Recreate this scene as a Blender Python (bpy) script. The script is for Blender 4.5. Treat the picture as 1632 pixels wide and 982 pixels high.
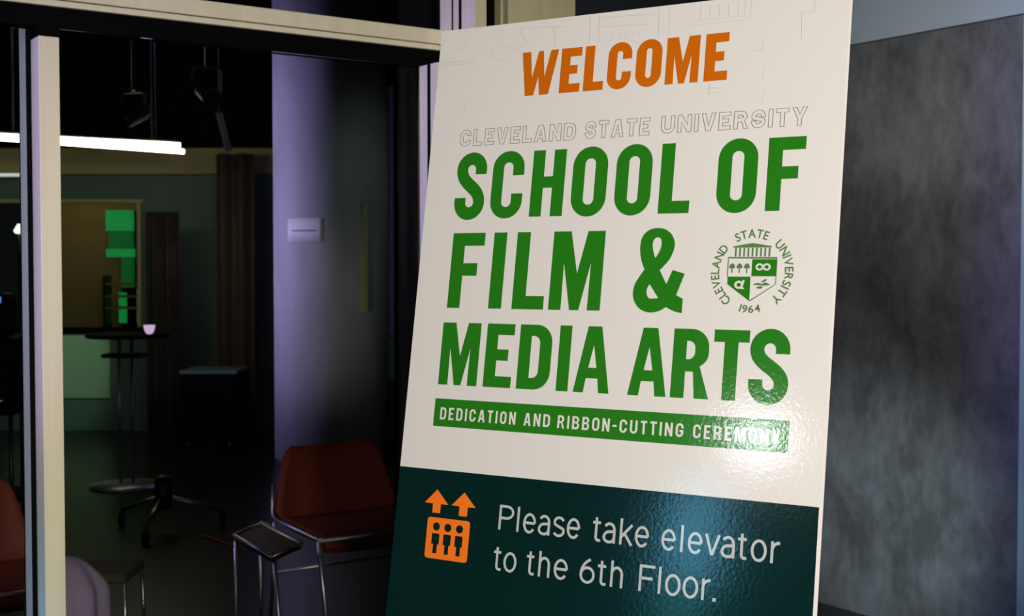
import bpy, bmesh, math, random
from math import sin, cos, pi, radians, sqrt, atan2
from mathutils import Vector, Matrix
random.seed(4)
SC = bpy.context.scene
COL = SC.collection
for _o in list(bpy.data.objects):
    bpy.data.objects.remove(_o)

# ------------------------------------------------------------------ camera
cam_d = bpy.data.cameras.new('camera'); cam = bpy.data.objects.new('camera', cam_d); COL.objects.link(cam)
cam_d.sensor_fit = 'HORIZONTAL'; cam_d.sensor_width = 36.0
cam_d.lens = 2017.1 / 1632 * 36.0
cam.location = (0, 0, 1.5)
cam.rotation_euler = (radians(90 - 1.856), radians(0.03), 0)
cam_d.dof.use_dof = True; cam_d.dof.focus_distance = 1.85; cam_d.dof.aperture_fstop = 11
cam_d.clip_start = 0.05
SC.camera = cam

# ------------------------------------------------------------------ world, exposure
w = bpy.data.worlds.new('World'); SC.world = w; w.use_nodes = True
w.node_tree.nodes['Background'].inputs[0].default_value = (0.55, 0.6, 0.7, 1)
w.node_tree.nodes['Background'].inputs[1].default_value = 0.006
vs = SC.view_settings
vs.view_transform = 'Standard'; vs.look = 'None'; vs.gamma = 1; vs.exposure = 0.0
vs.use_curve_mapping = False

# ------------------------------------------------------------------ lights
def aim(o, tgt):
    d = Vector(tgt) - o.location
    o.rotation_euler = d.to_track_quat('-Z', 'Y').to_euler()
def area(name, loc, tgt, sx, sy, power, col, spread=180):
    l = bpy.data.lights.new(name, 'AREA'); l.shape = 'RECTANGLE'; l.size = sx; l.size_y = sy
    l.energy = power; l.color = col; l.spread = radians(spread)
    o = bpy.data.objects.new(name, l); COL.objects.link(o); o.location = loc; aim(o, tgt); return o
def spot(name, loc, tgt, power, col, ang, blend=0.6, rad=0.1):
    l = bpy.data.lights.new(name, 'SPOT'); l.energy = power; l.color = col
    l.spot_size = radians(ang); l.spot_blend = blend; l.shadow_soft_size = rad
    o = bpy.data.objects.new(name, l); COL.objects.link(o); o.location = loc; aim(o, tgt); return o

spot('lobby_spot', (1.35, -1.6, 1.9), (-0.15, 2.4, 1.15), 715, (1.0, 0.92, 0.87), 48, 0.9, 0.35)
area('lobby_ceiling_light', (-3.13, -1.26, 2.145), (0.31, 1.53, 1.29), 0.17, 0.12, 4.6, (0.97, 1.0, 1.0))
area('band_glare_light', (-3.36, -1.13, 1.66), (0.23, 1.56, 1.2), 0.23, 0.46, 2.6, (0.20, 0.66, 1.0))  # unseen area lamp added for the bluish glare stripe on the dark band
area('band_glare_fade', (-3.40, -1.13, 1.22), (0.23, 1.56, 1.15), 0.16, 0.34, 0.5, (0.12, 0.75, 0.85))  # second added lamp, so the stripe fades towards the bottom
area('purple_lobby_light', (-1.72, 2.27, 1.75), (-0.7, 3.05, 1.7), 0.25, 1.3, 4.8, (0.38, 0.31, 1.0), 46)
area('blue_stile_fill', (-1.72, 2.27, 0.40), (-0.9, 2.95, 0.45), 0.25, 0.7, 1.7, (0.14, 0.36, 1.0), 46)  # unseen lamp added to tint the stile's lower side blue
spot('stile_fill', (-1.0, -0.2, 1.3), (-1.05, 3.0, 1.25), 18, (1.0, 0.86, 0.64), 30, 1.0, 0.1)  # extra narrow spot added to brighten the stile
spot('panel_wash', (0.85, 3.9, 2.3), (1.45, 5.5, 1.35), 44, (1.0, 0.96, 0.95), 85, 1.0, 0.3)  # unseen wash added to brighten the concrete panel
spot('panel_foot_fill', (1.05, 3.75, 0.55), (1.52, 5.38, 0.45), 125, (0.70, 0.90, 1.0), 50, 1.0, 0.15)  # low unseen spot added for the glow at the panel's foot
spot('bulkhead_fill', (0.6, 3.4, 2.35), (2.0, 5.1, 2.9), 100, (0.88, 0.95, 1.0), 80, 1.0, 0.1)  # unseen spot added to lighten the bulkhead
area('studio_purple', (-4.8, 9.0, 2.0), (-1.43, 10.03, 1.9), 0.9, 3.0, 13, (0.52, 0.42, 1.0), 40)
spot('chair_purple_fill', (-2.5, 4.7, 1.5), (-0.95, 4.85, 0.5), 16, (0.5, 0.42, 1.0), 30, 0.8, 0.12)  # added for purple glints along the chair's left edge
spot('column_fill', (-2.6, 6.6, 0.4), (-1.45, 10.0, 1.2), 48, (1.0, 0.86, 0.92), 30, 1.0, 0.1)  # unseen warm spot added to grey the column's purple middle
spot('studio_fill', (1.0, 6.5, 3.6), (-1.2, 10.2, 1.2), 40, (0.75, 1.0, 0.85), 40, 0.8, 0.2)
spot('drape_fill', (-2.7, 9.9, 2.9), (-2.32, 11.2, 1.4), 7, (1.0, 0.80, 0.5), 30, 0.9, 0.05)  # small warm spot added to light the brown drape's edge
spot('drape_glint', (-2.3, 10.1, 1.7), (-2.93, 11.0, 1.55), 5, (1.0, 0.62, 0.42), 18, 0.7, 0.03)  # narrow spot added for peach glints on the dark drape
spot('counter_fill', (-3.9, 9.6, 2.4), (-4.1, 11.6, 0.6), 60, (0.55, 1.0, 0.6), 22, 0.6, 0.05)  # narrow green spot added to brighten the panel under the sill
spot('studio_green', (-3.4, 8.4, 3.2), (-4.1, 11.6, 1.1), 7, (0.25, 1.0, 0.5), 52, 0.8, 0.1)
spot('studio_floor_spot', (-3.0, 8.9, 3.6), (-2.78, 8.55, 0.0), 130, (1.0, 0.85, 0.35), 13, 0.7, 0.03)
spot('chair_fill', (-1.9, 3.3, 0.95), (-0.83, 5.22, 0.54), 34, (1.0, 0.85, 0.7), 18, 1.0, 0.05)  # unseen spot added to light the right chair's back
spot('chair_fill', (-1.75, 3.75, 2.5), (-1.75, 4.35, 0.60), 17, (1.0, 0.85, 0.7), 26, 1.0, 0.05)  # another unseen spot, added over the left chair

# ------------------------------------------------------------------ materials
def s2l(c):
    return tuple((x/255/12.92 if x/255 <= 0.04045 else ((x/255+0.055)/1.055)**2.4) for x in c)
def mat(name, col, rough=0.5, metal=0.0, emit=None, es=0.0, spec=0.5, noise=None, coat=0.0, bump=None):
    m = bpy.data.materials.new(name); m.use_nodes = True
    nt = m.node_tree; p = nt.nodes['Principled BSDF']
    p.inputs['Base Color'].default_value = (*col, 1)
    p.inputs['Roughness'].default_value = rough
    p.inputs['Metallic'].default_value = metal
    p.inputs['Specular IOR Level'].default_value = spec
    p.inputs['Coat Weight'].default_value = coat
    if emit:
        p.inputs['Emission Color'].default_value = (*emit, 1); p.inputs['Emission Strength'].default_value = es
    tc = None
    if noise or bump:
        tc = nt.nodes.new('ShaderNodeTexCoord')
    if noise:   # (scale, amount, (sx,sy,sz))
        mp = nt.nodes.new('ShaderNodeMapping'); mp.inputs['Scale'].default_value = noise[2]
        n = nt.nodes.new('ShaderNodeTexNoise'); n.inputs['Scale'].default_value = noise[0]; n.inputs['Detail'].default_value = 6
        r = nt.nodes.new('ShaderNodeValToRGB')
        a = noise[1]
        r.color_ramp.elements[0].position = 0.3; r.color_ramp.elements[1].position = 0.7
        r.color_ramp.elements[0].color = (*[c*(1-a) for c in col], 1)
        r.color_ramp.elements[1].color = (*[min(1, c*(1+a)) for c in col], 1)
        nt.links.new(tc.outputs['Object'], mp.inputs[0]); nt.links.new(mp.outputs[0], n.inputs['Vector'])
        nt.links.new(n.outputs['Fac'], r.inputs[0]); nt.links.new(r.outputs[0], p.inputs['Base Color'])
    if bump:    # (scale, strength)
        n2 = nt.nodes.new('ShaderNodeTexNoise'); n2.inputs['Scale'].default_value = bump[0]; n2.inputs['Detail'].default_value = 3
        b = nt.nodes.new('ShaderNodeBump'); b.inputs['Strength'].default_value = bump[1]; b.inputs['Distance'].default_value = 0.002
        nt.links.new(tc.outputs['Object'], n2.inputs['Vector']); nt.links.new(n2.outputs['Fac'], b.inputs['Height'])
        nt.links.new(b.outputs[0], p.inputs['Normal'])
    return m
def concrete(name):
    m = bpy.data.materials.new(name); m.use_nodes = True
    nt = m.node_tree; p = nt.nodes['Principled BSDF']; L = nt.links
    tc = nt.nodes.new('ShaderNodeTexCoord')
    def nz(scale, det, dist, sc):
        mp = nt.nodes.new('ShaderNodeMapping'); mp.inputs['Scale'].default_value = sc
        n = nt.nodes.new('ShaderNodeTexNoise'); n.inputs['Scale'].default_value = scale; n.inputs['Detail'].default_value = det
        n.inputs['Distortion'].default_value = dist; n.inputs['Roughness'].default_value = 0.62
        L.new(tc.outputs['Object'], mp.inputs[0]); L.new(mp.outputs[0], n.inputs['Vector']); return n
    a = nz(3.6, 10, 0.4, (1, 1, 0.7)); b = nz(24, 8, 0.2, (1, 1, 0.5))
    mx = nt.nodes.new('ShaderNodeMath'); mx.operation = 'MULTIPLY_ADD'; mx.inputs[1].default_value = 0.45
    L.new(b.outputs['Fac'], mx.inputs[0]); L.new(a.outputs['Fac'], mx.inputs[2])
    r = nt.nodes.new('ShaderNodeValToRGB'); e = r.color_ramp.elements
    e[0].position = 0.58; e[0].color = (0.058, 0.056, 0.055, 1)
    e[1].position = 0.88; e[1].color = (0.135, 0.132, 0.135, 1)
    L.new(mx.outputs[0], r.inputs[0]); L.new(r.outputs[0], p.inputs['Base Color'])
    p.inputs['Roughness'].default_value = 0.55
    return m
def glass(name, tint, refl):
    m = bpy.data.materials.new(name); m.use_nodes = True
    nt = m.node_tree; nt.nodes.clear(); L = nt.links
    o = nt.nodes.new('ShaderNodeOutputMaterial'); mx = nt.nodes.new('ShaderNodeMixShader')
    t = nt.nodes.new('ShaderNodeBsdfTransparent'); t.inputs[0].default_value = (*tint, 1)
    g = nt.nodes.new('ShaderNodeBsdfGlossy'); g.inputs['Roughness'].default_value = 0.03
    f = nt.nodes.new('ShaderNodeFresnel'); f.inputs['IOR'].default_value = refl
    L.new(f.outputs[0], mx.inputs[0]); L.new(t.outputs[0], mx.inputs[1]); L.new(g.outputs[0], mx.inputs[2]); L.new(mx.outputs[0], o.inputs[0])
    return m
M = {}
M['sign'] = mat('sign_white_laminate', (0.75, 0.735, 0.69), 0.105, spec=0.55, bump=(200, 0.05))
M['edge'] = mat('foam_edge', (0.78, 0.74, 0.70), 0.7)
M['green'] = mat('print_green', (0.020, 0.195, 0.010), 0.105, spec=0.55, bump=(200, 0.05))
M['orange'] = mat('print_orange', (0.60, 0.135, 0.003), 0.105, spec=0.55, bump=(200, 0.05))
M['icon'] = mat('print_bright_orange', (0.95, 0.20, 0.016), 0.105, spec=0.55, bump=(200, 0.05))
M['band'] = mat('print_dark_green', (0.0022, 0.0195, 0.0175), 0.105, spec=0.55, bump=(200, 0.05))
M['white'] = mat('print_white', (0.73, 0.715, 0.665), 0.105, spec=0.55)
M['palegrey'] = mat('print_pale_grey', (0.50, 0.52, 0.50), 0.105, spec=0.55)
M['outline'] = mat('print_grey_outline', (0.27, 0.265, 0.255), 0.105, spec=0.55)
M['faint'] = mat('print_faint_grey', (0.655, 0.64, 0.59), 0.105, spec=0.55)
M['sealgreen'] = mat('print_seal_green', (0.10, 0.21, 0.075), 0.105, spec=0.55)
M['alu'] = mat('champagne_aluminium', (0.66, 0.625, 0.375), 0.42, 0.05, noise=(30, 0.06, (1, 1, 0.05)))
M['black'] = mat('black_paint', (0.0015, 0.0015, 0.0015), 0.7, spec=0.04)
M['gasket'] = mat('black_rubber', (0.002, 0.002, 0.002), 0.8, spec=0.05)
M['blackgloss'] = mat('black_gloss_glass', (0.004, 0.005, 0.006), 0.12)
M['blackmetal'] = mat('black_metal', (0.012, 0.012, 0.013), 0.4, 0.3)
M['chrome'] = mat('chrome', (0.80, 0.80, 0.83), 0.40, 1.0)
M['steel'] = mat('grey_steel', (0.35, 0.36, 0.40), 0.35, 0.8)
M['glass'] = glass('clear_pane', (0.92, 0.95, 0.94), 1.16)
M['glassedge'] = mat('glass_edge', (0.16, 0.20, 0.24), 0.3)
M['floor'] = mat('polished_dark_floor', (0.005, 0.005, 0.005), 0.28, noise=(3, 0.35, (1, 1, 1)))
M['concrete'] = concrete('dark_mottled_concrete')
M['bulk'] = mat('grey_plaster', (0.30, 0.33, 0.35), 0.7)
M['palegreen'] = mat('pale_green_trim', (0.34, 0.48, 0.42), 0.35)
M['column'] = mat('column_plaster', (0.40, 0.38, 0.40), 0.6, noise=(5, 0.10, (1, 1, 0.4)))
M['teal'] = mat('teal_wall', (0.10, 0.15, 0.13), 0.6)
M['counter'] = mat('pale_green_laminate', (0.32, 0.42, 0.32), 0.6)
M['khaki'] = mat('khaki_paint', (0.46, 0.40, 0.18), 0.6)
M['olive'] = mat('olive_fabric', (0.10, 0.09, 0.04), 0.8)
M['red'] = mat('red_upholstery', (0.15, 0.016, 0.006), 0.75, noise=(60, 0.10, (1, 1, 1)))
M['tray'] = mat('dark_red_laminate', (0.03, 0.005, 0.004), 0.5)
M['brown'] = mat('brown_drape', (0.085, 0.065, 0.040), 0.9)
M['darkbrown'] = mat('dark_brown_drape', (0.035, 0.024, 0.02), 0.9)
M['darkdrape'] = mat('dark_grey_drape', (0.035, 0.042, 0.048), 0.9)
M['purplecloth'] = mat('mauve_cloth', (0.22, 0.16, 0.24), 0.85)
M['paper'] = mat('white_paper', (0.80, 0.80, 0.82), 0.6)
M['ink'] = mat('dark_ink', (0.02, 0.02, 0.03), 0.6)
M['tube'] = mat('lit_diffuser', (1, 0.95, 0.85), 0.5, emit=(1.0, 0.86, 0.62), es=18)
M['whitestrip'] = mat('lit_white_strip', (0.9, 0.9, 0.9), 0.5, emit=(0.9, 1.0, 0.88), es=0.55)
M['lampface'] = mat('lit_lamp_face', (1, 1, 0.9), 0.5, emit=(0.9, 1.0, 0.78), es=1.3)
M['cup'] = mat('pink_glow_cup', (0.8, 0.65, 0.8), 0.4, emit=(0.9, 0.62, 1.0), es=0.7)  # the cup is no lamp; its brightness is put in as emission
M['greenled'] = mat('green_led', (0.02, 0.3, 0.1), 0.4, emit=(0.015, 0.50, 0.10), es=0.30)
M['greendim'] = mat('dim_green_led', (0.02, 0.2, 0.06), 0.4, emit=(0.012, 0.40, 0.08), es=0.11)
M['blueglint'] = mat('blue_glint', (0.05, 0.1, 0.4), 0.4, emit=(0.12, 0.25, 0.9), es=0.8)
M['bluelight'] = mat('blue_light_patch', (0.16, 0.24, 0.34), 0.5)
M['orangecable'] = mat('orange_cable', (0.55, 0.10, 0.02), 0.6)
M['shelfwood'] = mat('orange_shelf', (0.30, 0.13, 0.03), 0.6)
M['warmpanel'] = mat('amber_panel', (0.19, 0.15, 0.05), 0.7)

# ------------------------------------------------------------------ builders
def tag(o, label=None, cat=None, group=None, kind=None):
    if label: o['label'] = label
    if cat: o['category'] = cat
    if group: o['group'] = group
    if kind: o['kind'] = kind
    return o
def empty(name, loc=(0, 0, 0), rz=0.0, mtx=None):
    o = bpy.data.objects.new(name, None); COL.objects.link(o); o.empty_display_size = 0.1
    if mtx is not None: o.matrix_world = mtx
    else: o.location = loc; o.rotation_euler = (0, 0, rz)
    return o
class MB:
    def __init__(s): s.bm = bmesh.new()
    def box(s, x0, x1, y0, y1, z0, z1, bev=0.0):
        r = bmesh.ops.create_cube(s.bm, size=1.0)
        for v in r['verts']:
            v.co = Vector(((x0+x1)/2 + v.co.x*(x1-x0), (y0+y1)/2 + v.co.y*(y1-y0), (z0+z1)/2 + v.co.z*(z1-z0)))
        if bev > 0:
            es = list({e for v in r['verts'] for e in v.link_edges})
            bmesh.ops.bevel(s.bm, geom=es, offset=bev, segments=2, affect='EDGES', profile=0.5)
        return s
    def tube(s, pts, r, n=10, caps=True):
        pts = [Vector(p) for p in pts]; rings = []
        up = Vector((0, 0, 1))
        for i, p in enumerate(pts):
            a = pts[max(0, i-1)]; b = pts[min(len(pts)-1, i+1)]
            d = (b-a).normalized()
            x = d.cross(up)
            if x.length < 1e-3: x = d.cross(Vector((1, 0, 0)))
            x.normalize(); y = d.cross(x).normalized()
            rr = r[i] if isinstance(r, (list, tuple)) else r
            rings.append([s.bm.verts.new(p + x*cos(2*pi*k/n)*rr + y*sin(2*pi*k/n)*rr) for k in range(n)])
        for a, b in zip(rings, rings[1:]):
            for k in range(n):
                f = s.bm.faces.new((a[k], a[(k+1) % n], b[(k+1) % n], b[k])); f.smooth = True
        if caps:
            s.bm.faces.new(rings[0][::-1]); s.bm.faces.new(rings[-1])
        return s
    def lathe(s, prof, n=24, c=(0, 0, 0)):
        c = Vector(c); rings = []
        for r, z in prof:
            rings.append([s.bm.verts.new(c + Vector((max(r, 1e-4)*cos(2*pi*k/n), max(r, 1e-4)*sin(2*pi*k/n), z))) for k in range(n)])
        for a, b in zip(rings, rings[1:]):
            for k in range(n):
                f = s.bm.faces.new((a[k], a[(k+1) % n], b[(k+1) % n], b[k])); f.smooth = True
        s.bm.faces.new(rings[0][::-1]); s.bm.faces.new(rings[-1])
        return s
    def prism(s, pts, z0, z1):          # polygon in x,y extruded in z
        a = [s.bm.verts.new((x, y, z0)) for x, y in pts]; b = [s.bm.verts.new((x, y, z1)) for x, y in pts]
        n = len(pts)
        s.bm.faces.new(a[::-1]); s.bm.faces.new(b)
        for k in range(n): s.bm.faces.new((a[k], a[(k+1) % n], b[(k+1) % n], b[k]))
        return s
    def grid(s, fn, nu, nv, thick=0.0):  # surface fn(u,v)->Vector ; closed with thickness along fn normal
        P = [[Vector(fn(i/nu, j/nv)) for j in range(nv+1)] for i in range(nu+1)]
        def nrm(i, j):
            a = P[min(nu, i+1)][j]-P[max(0, i-1)][j]; b = P[i][min(nv, j+1)]-P[i][max(0, j-1)]
            c = a.cross(b); return c.normalized() if c.length > 1e-12 else Vector((0, 1, 0))
        A = [[s.bm.verts.new(P[i][j]) for j in range(nv+1)] for i in range(nu+1)]
        if thick:
            B = [[s.bm.verts.new(P[i][j] - nrm(i, j)*thick) for j in range(nv+1)] for i in range(nu+1)]
        for i in range(nu):
            for j in range(nv):
                f = s.bm.faces.new((A[i][j], A[i+1][j], A[i+1][j+1], A[i][j+1])); f.smooth = True
                if thick:
                    f = s.bm.faces.new((B[i][j], B[i][j+1], B[i+1][j+1], B[i+1][j])); f.smooth = True
        if thick:
            for i in range(nu):
                s.bm.faces.new((A[i][0], B[i][0], B[i+1][0], A[i+1][0])); s.bm.faces.new((A[i][nv], A[i+1][nv], B[i+1][nv], B[i][nv]))
            for j in range(nv):
                s.bm.faces.new((A[0][j], A[0][j+1], B[0][j+1], B[0][j])); s.bm.faces.new((A[nu][j], B[nu][j], B[nu][j+1], A[nu][j+1]))
        return s
    def build(s, name, m, parent=None, loc=None, rz=0.0):
        bmesh.ops.recalc_face_normals(s.bm, faces=s.bm.faces)
        me = bpy.data.meshes.new(name); s.bm.to_mesh(me); s.bm.free()
        me.materials.append(m)
        o = bpy.data.objects.new(name, me); COL.objects.link(o)
        if parent: o.parent = parent
        if loc is not None: o.location = loc
        o.rotation_euler.z = rz
        return o
def copy_tree(o, parent=None):
    c = o.copy(); COL.objects.link(c)
    if parent: c.parent = parent
    for ch in list(o.children): copy_tree(ch, c)
    return c
def smooth_path(pts, rad, n=5):         # round the corners of a polyline
    pts = [Vector(p) for p in pts]; out = [pts[0]]
    for a, b, c in zip(pts, pts[1:], pts[2:]):
        d1 = (a-b); d2 = (c-b); r = min(rad, d1.length*0.45, d2.length*0.45)
        p = b + d1.normalized()*r; q = b + d2.normalized()*r
        for k in range(n+1):
            t = k/n; out.append(p*(1-t)**2 + b*2*t*(1-t) + q*t*t)
    out.append(pts[-1]); return out

# ================================================================== SETTING
AG = radians(34.975)
G0 = Vector((-1.1147, 3.0, 0))                       # foot of the door stile's front left corner
gd = Vector((cos(AG), sin(AG), 0)); gn = Vector((-sin(AG), cos(AG), 0))
def S(s, t, z=0.0): return G0 + gd*s + gn*t + Vector((0, 0, z))
def struct(o): o['kind'] = 'structure'; return o

fl = MB(); fl.box(-9, 6, -5, 14.5, -0.12, 0.0)
struct(fl.build('floor', M['floor']))
cl = MB()
pts = [S(-4.5, 0.30), S(1.60, 0.30), S(1.60, 1.12), S(3.54, 1.12)]
cl.prism([(p.x, p.y) for p in pts] + [(4.5, 14.5), (-9, 14.5)], 4.2, 4.3)
struct(cl.build('ceiling', M['black']))

# --- glazed front: transom, head rail, posts, panes (one frame of the wall, local x along it, y inwards)
w1 = struct(empty('window_1', G0, AG))
mb = MB(); mb.box(-4.5, 1.115, -0.004, 0.06, 2.136, 2.176, 0.002).box(-4.5, 1.115, 0.004, 0.06, 2.1195, 2.1345, 0.002)
mb.build('transom', M['alu'], w1)
mb = MB(); mb.box(-4.5, 1.115, 0.014, 0.066, 2.0715, 2.1185); mb.build('head_rail', M['black'], w1)
mb = MB(); mb.box(-4.5, 1.115, 0.024, 0.034, 2.177, 4.19); mb.build('upper_pane', M['glass'], w1)
mb = MB()                                            # deep corner post with two grooves in its left face
x0 = 1.1120
mb.prism([(x0, -0.178), (x0+.038, -0.178), (x0+.038, 0.002), (x0, 0.002),
          (x0, -0.057), (x0+.014, -0.057), (x0+.014, -0.068), (x0, -0.068),
          (x0, -0.094), (x0+.014, -0.094), (x0+.014, -0.111), (x0, -0.111)], 0.0, 4.19)
mb.build('corner_post', M['alu'], w1)
for g0, g1 in ((-0.0675, -0.0575), (-0.1105, -0.0945)):
    mb = MB(); mb.box(x0+.001, x0+.0135, g0, g1, 0.0, 4.19); mb.build('groove_fill', M['gasket'], w1)  # black strip added so the groove stays dark
mb = MB(); mb.box(1.1160, 1.1500, 0.003, 0.07, 0.0, 4.19); mb.build('post_filler', M['gasket'], w1)
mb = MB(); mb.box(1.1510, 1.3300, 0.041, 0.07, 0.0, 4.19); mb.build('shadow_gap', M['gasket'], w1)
mb = MB(); mb.box(1.3320, 1.5820, -0.02, 0.06, 0.0, 4.19); mb.box(1.3262, 1.3315, 0.008, 0.0405, 0.0, 4.19); mb.build('pier', M['alu'], w1)

d1 = struct(empty('door_1', G0, AG))
mb = MB(); mb.box(0.0, 0.0475, 0.0, 0.072, 0.0, 2.046, 0.0015); mb.build('stile', M['alu'], d1)
mb = MB(); mb.box(0.0015, 0.049, 0.004, 0.07, 2.0465, 2.0712); mb.build('stile_cap', M['black'], d1)
mb = MB()
mb.prism([(1.0580, -0.067), (1.1110, -0.067), (1.1110, 0.04), (1.0580, 0.04), (1.0580, -0.013), (1.0700, -0.013), (1.0700, -0.033), (1.0580, -0.033)], 0.0, 2.0712)
mb.build('stile', M['alu'], d1)
mb = MB(); mb.box(1.0590, 1.0695, -0.0325, -0.0135, 0.0, 2.0712); mb.build('groove_fill', M['gasket'], d1)  # black strip put into the stile groove to keep it dark
mb = MB(); mb.box(0.048, 1.0555, 0.026, 0.036, 0.085, 2.071); mb.build('pane', M['glass'], d1)
mb = MB(); mb.box(0.048, 1.0555, 0.012, 0.05, 0.004, 0.085, 0.002); mb.build('bottom_rail', M['alu'], d1)

w2 = struct(empty('window_2', G0, AG))
mb = MB(); mb.box(-0.011, 0.0475, 0.0725, 0.085, 0.0, 2.0712); mb.build('gasket', M['gasket'], w2)
mb = MB(); mb.box(-0.026, -0.0115, 0.0745, 0.084, 0.0, 2.0712); mb.build('pane_edge', M['glassedge'], w2)
mb = MB(); mb.box(-4.5, -0.0265, 0.0745, 0.084, 0.0, 2.071); mb.build('pane', M['glass'], w2)

# --- recess behind the sign, mottled concrete wall on the right, pale bulkhead over it
sx = 3.540
mb = MB(); mb.box(1.5835, 1.64, 0.071, 1.10, 0, 4.19); o = mb.build('wall_recess_side', M['black'], None, G0, AG); struct(o)
mb = MB(); mb.box(1.64, sx, 1.10, 1.16, 0, 4.19); struct(mb.build('wall_recess_back', M['black'], None, G0, AG))
w3 = struct(empty('window_3', G0, AG))
mb = MB(); mb.box(1.70, 3.30, 1.085, 1.099, 2.30, 4.0); mb.build('pane', M['blackgloss'], w3)
mb = MB(); mb.box(1.66, 1.70, 1.07, 1.099, 2.26, 4.0).box(1.70, 3.34, 1.07, 1.099, 2.26, 2.30).box(3.30, 3.34, 1.07, 1.099, 2.30, 4.0); mb.build('frame', M['blackmetal'], w3)
mb = MB(); mb.box(sx, sx+0.12, -0.266, 1.098, 0.0, 2.452); struct(mb.build('wall_right', M['concrete'], None, G0, AG))
mb = MB(); mb.box(sx-0.022, sx+0.12, -1.9, 1.098, 2.4535, 4.19); struct(mb.build('wall_bulkhead', M['bulk'], None, G0, AG))
mb = MB(); mb.box(sx-0.012, sx+0.12, -0.34, -0.2665, 0.0, 2.452, 0.003); struct(mb.build('trim_1', M['palegreen'], None, G0, AG))
mb = MB(); mb.box(sx-0.004, sx+0.12, -1.9, -0.3405, 0.0, 2.452); struct(mb.build('wall_right_front', M['concrete'], None, G0, AG))

# --- studio behind the glass
BY = 11.6
mb = MB()
mb.box(-9, -4.75, BY, BY+0.12, 0, 2.345).box(-3.40, 4.5, BY, BY+0.12, 0, 2.345).box(-4.75, -3.40, BY, BY+0.12, 2.09, 2.345).box(-4.75, -3.40, BY, BY+0.12, 0, 0.94)
struct(mb.build('wall_back', M['teal']))
mb = MB(); mb.box(-9, 4.5, BY-0.03, BY+0.12, 2.350, 2.585); struct(mb.build('trim_2', M['khaki']))
mb = MB(); mb.box(-9, 4.5, BY-0.06, BY+0.12, 2.590, 4.19); struct(mb.build('wall_upper', M['black']))
mb = MB(); mb.box(-9, -8.9, 1.0, 14.5, 0, 4.19); struct(mb.build('wall_left', M['black']))
w4 = struct(empty('window_4', (-4.07, BY, 0)))
mb = MB(); mb.box(-0.70, 0.70, -0.05, -0.002, 0.90, 0.95); mb.build('window_sill', M['black'], w4)
mb = MB(); mb.box(-0.70, 0.70, -0.03, -0.002, 2.088, 2.12).box(0.645, 0.68, -0.03, -0.002, 0.951, 2.087).box(-0.70, -0.682, -0.03, -0.002, 0.951, 2.087); mb.build('window_frame', M['khaki'], w4)
mb = MB(); mb.box(-4.9, -3.2, 13.0, 13.1, 0, 2.6); struct(mb.build('wall_alcove', M['warmpanel']))
mb = MB(); mb.box(-4.70, -3.69, BY-0.018, BY-0.002, 0.30, 0.885); struct(mb.build('trim_3', M['counter']))

cm = MB(); cm.lathe([(0.45, 0.0), (0.45, 4.19)], 96); col_o = cm.build('column', M['column'], None, (-1.43, 10.03, 0)); struct(col_o)
CX, CY, CR = -1.43, 10.03, 0.45

# ================================================================== WELCOME SIGN
ABr, TLt = radians(-30.853), radians(9.783)
bdir = Vector((cos(ABr), sin(ABr), 0)); bback = Vector((-sin(ABr), cos(ABr), 0))
bup = bback*sin(TLt) + Vector((0, 0, 1))*cos(TLt)
bn = bdir.cross(bup)
BO = Vector((-0.10367, 1.89239, 1.84988))
BH = 0.914
base = BO - bup*BH
mt = Matrix(((bdir.x, -bn.x, bup.x, base.x), (bdir.y, -bn.y, bup.y, base.y), (bdir.z, -bn.z, bup.z, base.z), (0, 0, 0, 1)))
sign = empty('welcome_sign', mtx=mt)
tag(sign, 'large white and dark green welcome poster board tilted back on an easel', 'sign')
mb = MB(); mb.box(0, 0.611, 0.0, 0.008, 0, BH); board = mb.build('board', M['edge'], sign)
mb = MB(); f = mb.bm.faces.new([mb.bm.verts.new(p) for p in ((0.0002, -0.0002, 0.2712), (0.6108, -0.0002, 0.2712), (0.6108, -0.0002, BH-0.0002), (0.0002, -0.0002, BH-0.0002))])
o = mb.build('white_print', M['sign'], sign)
mb = MB(); mb.bm.faces.new([mb.bm.verts.new(p) for p in ((0.0002, -0.0002, 0.0002), (0.6085, -0.0002, 0.0002), (0.6085, -0.0002, 0.2708), (0.0002, -0.0002, 0.2708))])
mb.build('dark_green_band', M['band'], sign)['label'] = 'dark green lower band'

def contours_to_mesh(name, conts, m, parent, off=-0.0005):
    """conts: list of closed contours (u,v in mm, v up from the board's top = 0) filled even-odd in the board plane"""
    cu = bpy.data.curves.new(name, 'CURVE'); cu.dimensions = '2D'; cu.fill_mode = 'BOTH'
    for c in conts:
        sp = cu.splines.new('POLY'); sp.points.add(len(c)-1); sp.use_cyclic_u = True
        for p, (x, y) in zip(sp.points, c): p.co = (x/1000, y/1000, 0, 1)
    t = bpy.data.objects.new(name, cu); COL.objects.link(t)
    dg = bpy.context.evaluated_depsgraph_get()
    me = bpy.data.meshes.new_from_object(t.evaluated_get(dg))
    bpy.data.objects.remove(t)
    for v in me.vertices:
        v.co = Vector((v.co.x, off, BH + v.co.y))
    bm = bmesh.new(); bm.from_mesh(me)
    for f in bm.faces:
        f.normal_update()
        if f.normal.y > 0: f.normal_flip()
    bm.to_mesh(me); bm.free()
    me.name = name; me.materials.clear(); me.materials.append(m)
    o = bpy.data.objects.new(name, me); COL.objects.link(o); o.parent = parent
    return o
def arc(cx_, cy_, rx, ry, a0, a1, n=10):
    return [(cx_+rx*cos(radians(a0+(a1-a0)*k/n)), cy_+ry*sin(radians(a0+(a1-a0)*k/n))) for k in range(n+1)]
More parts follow.
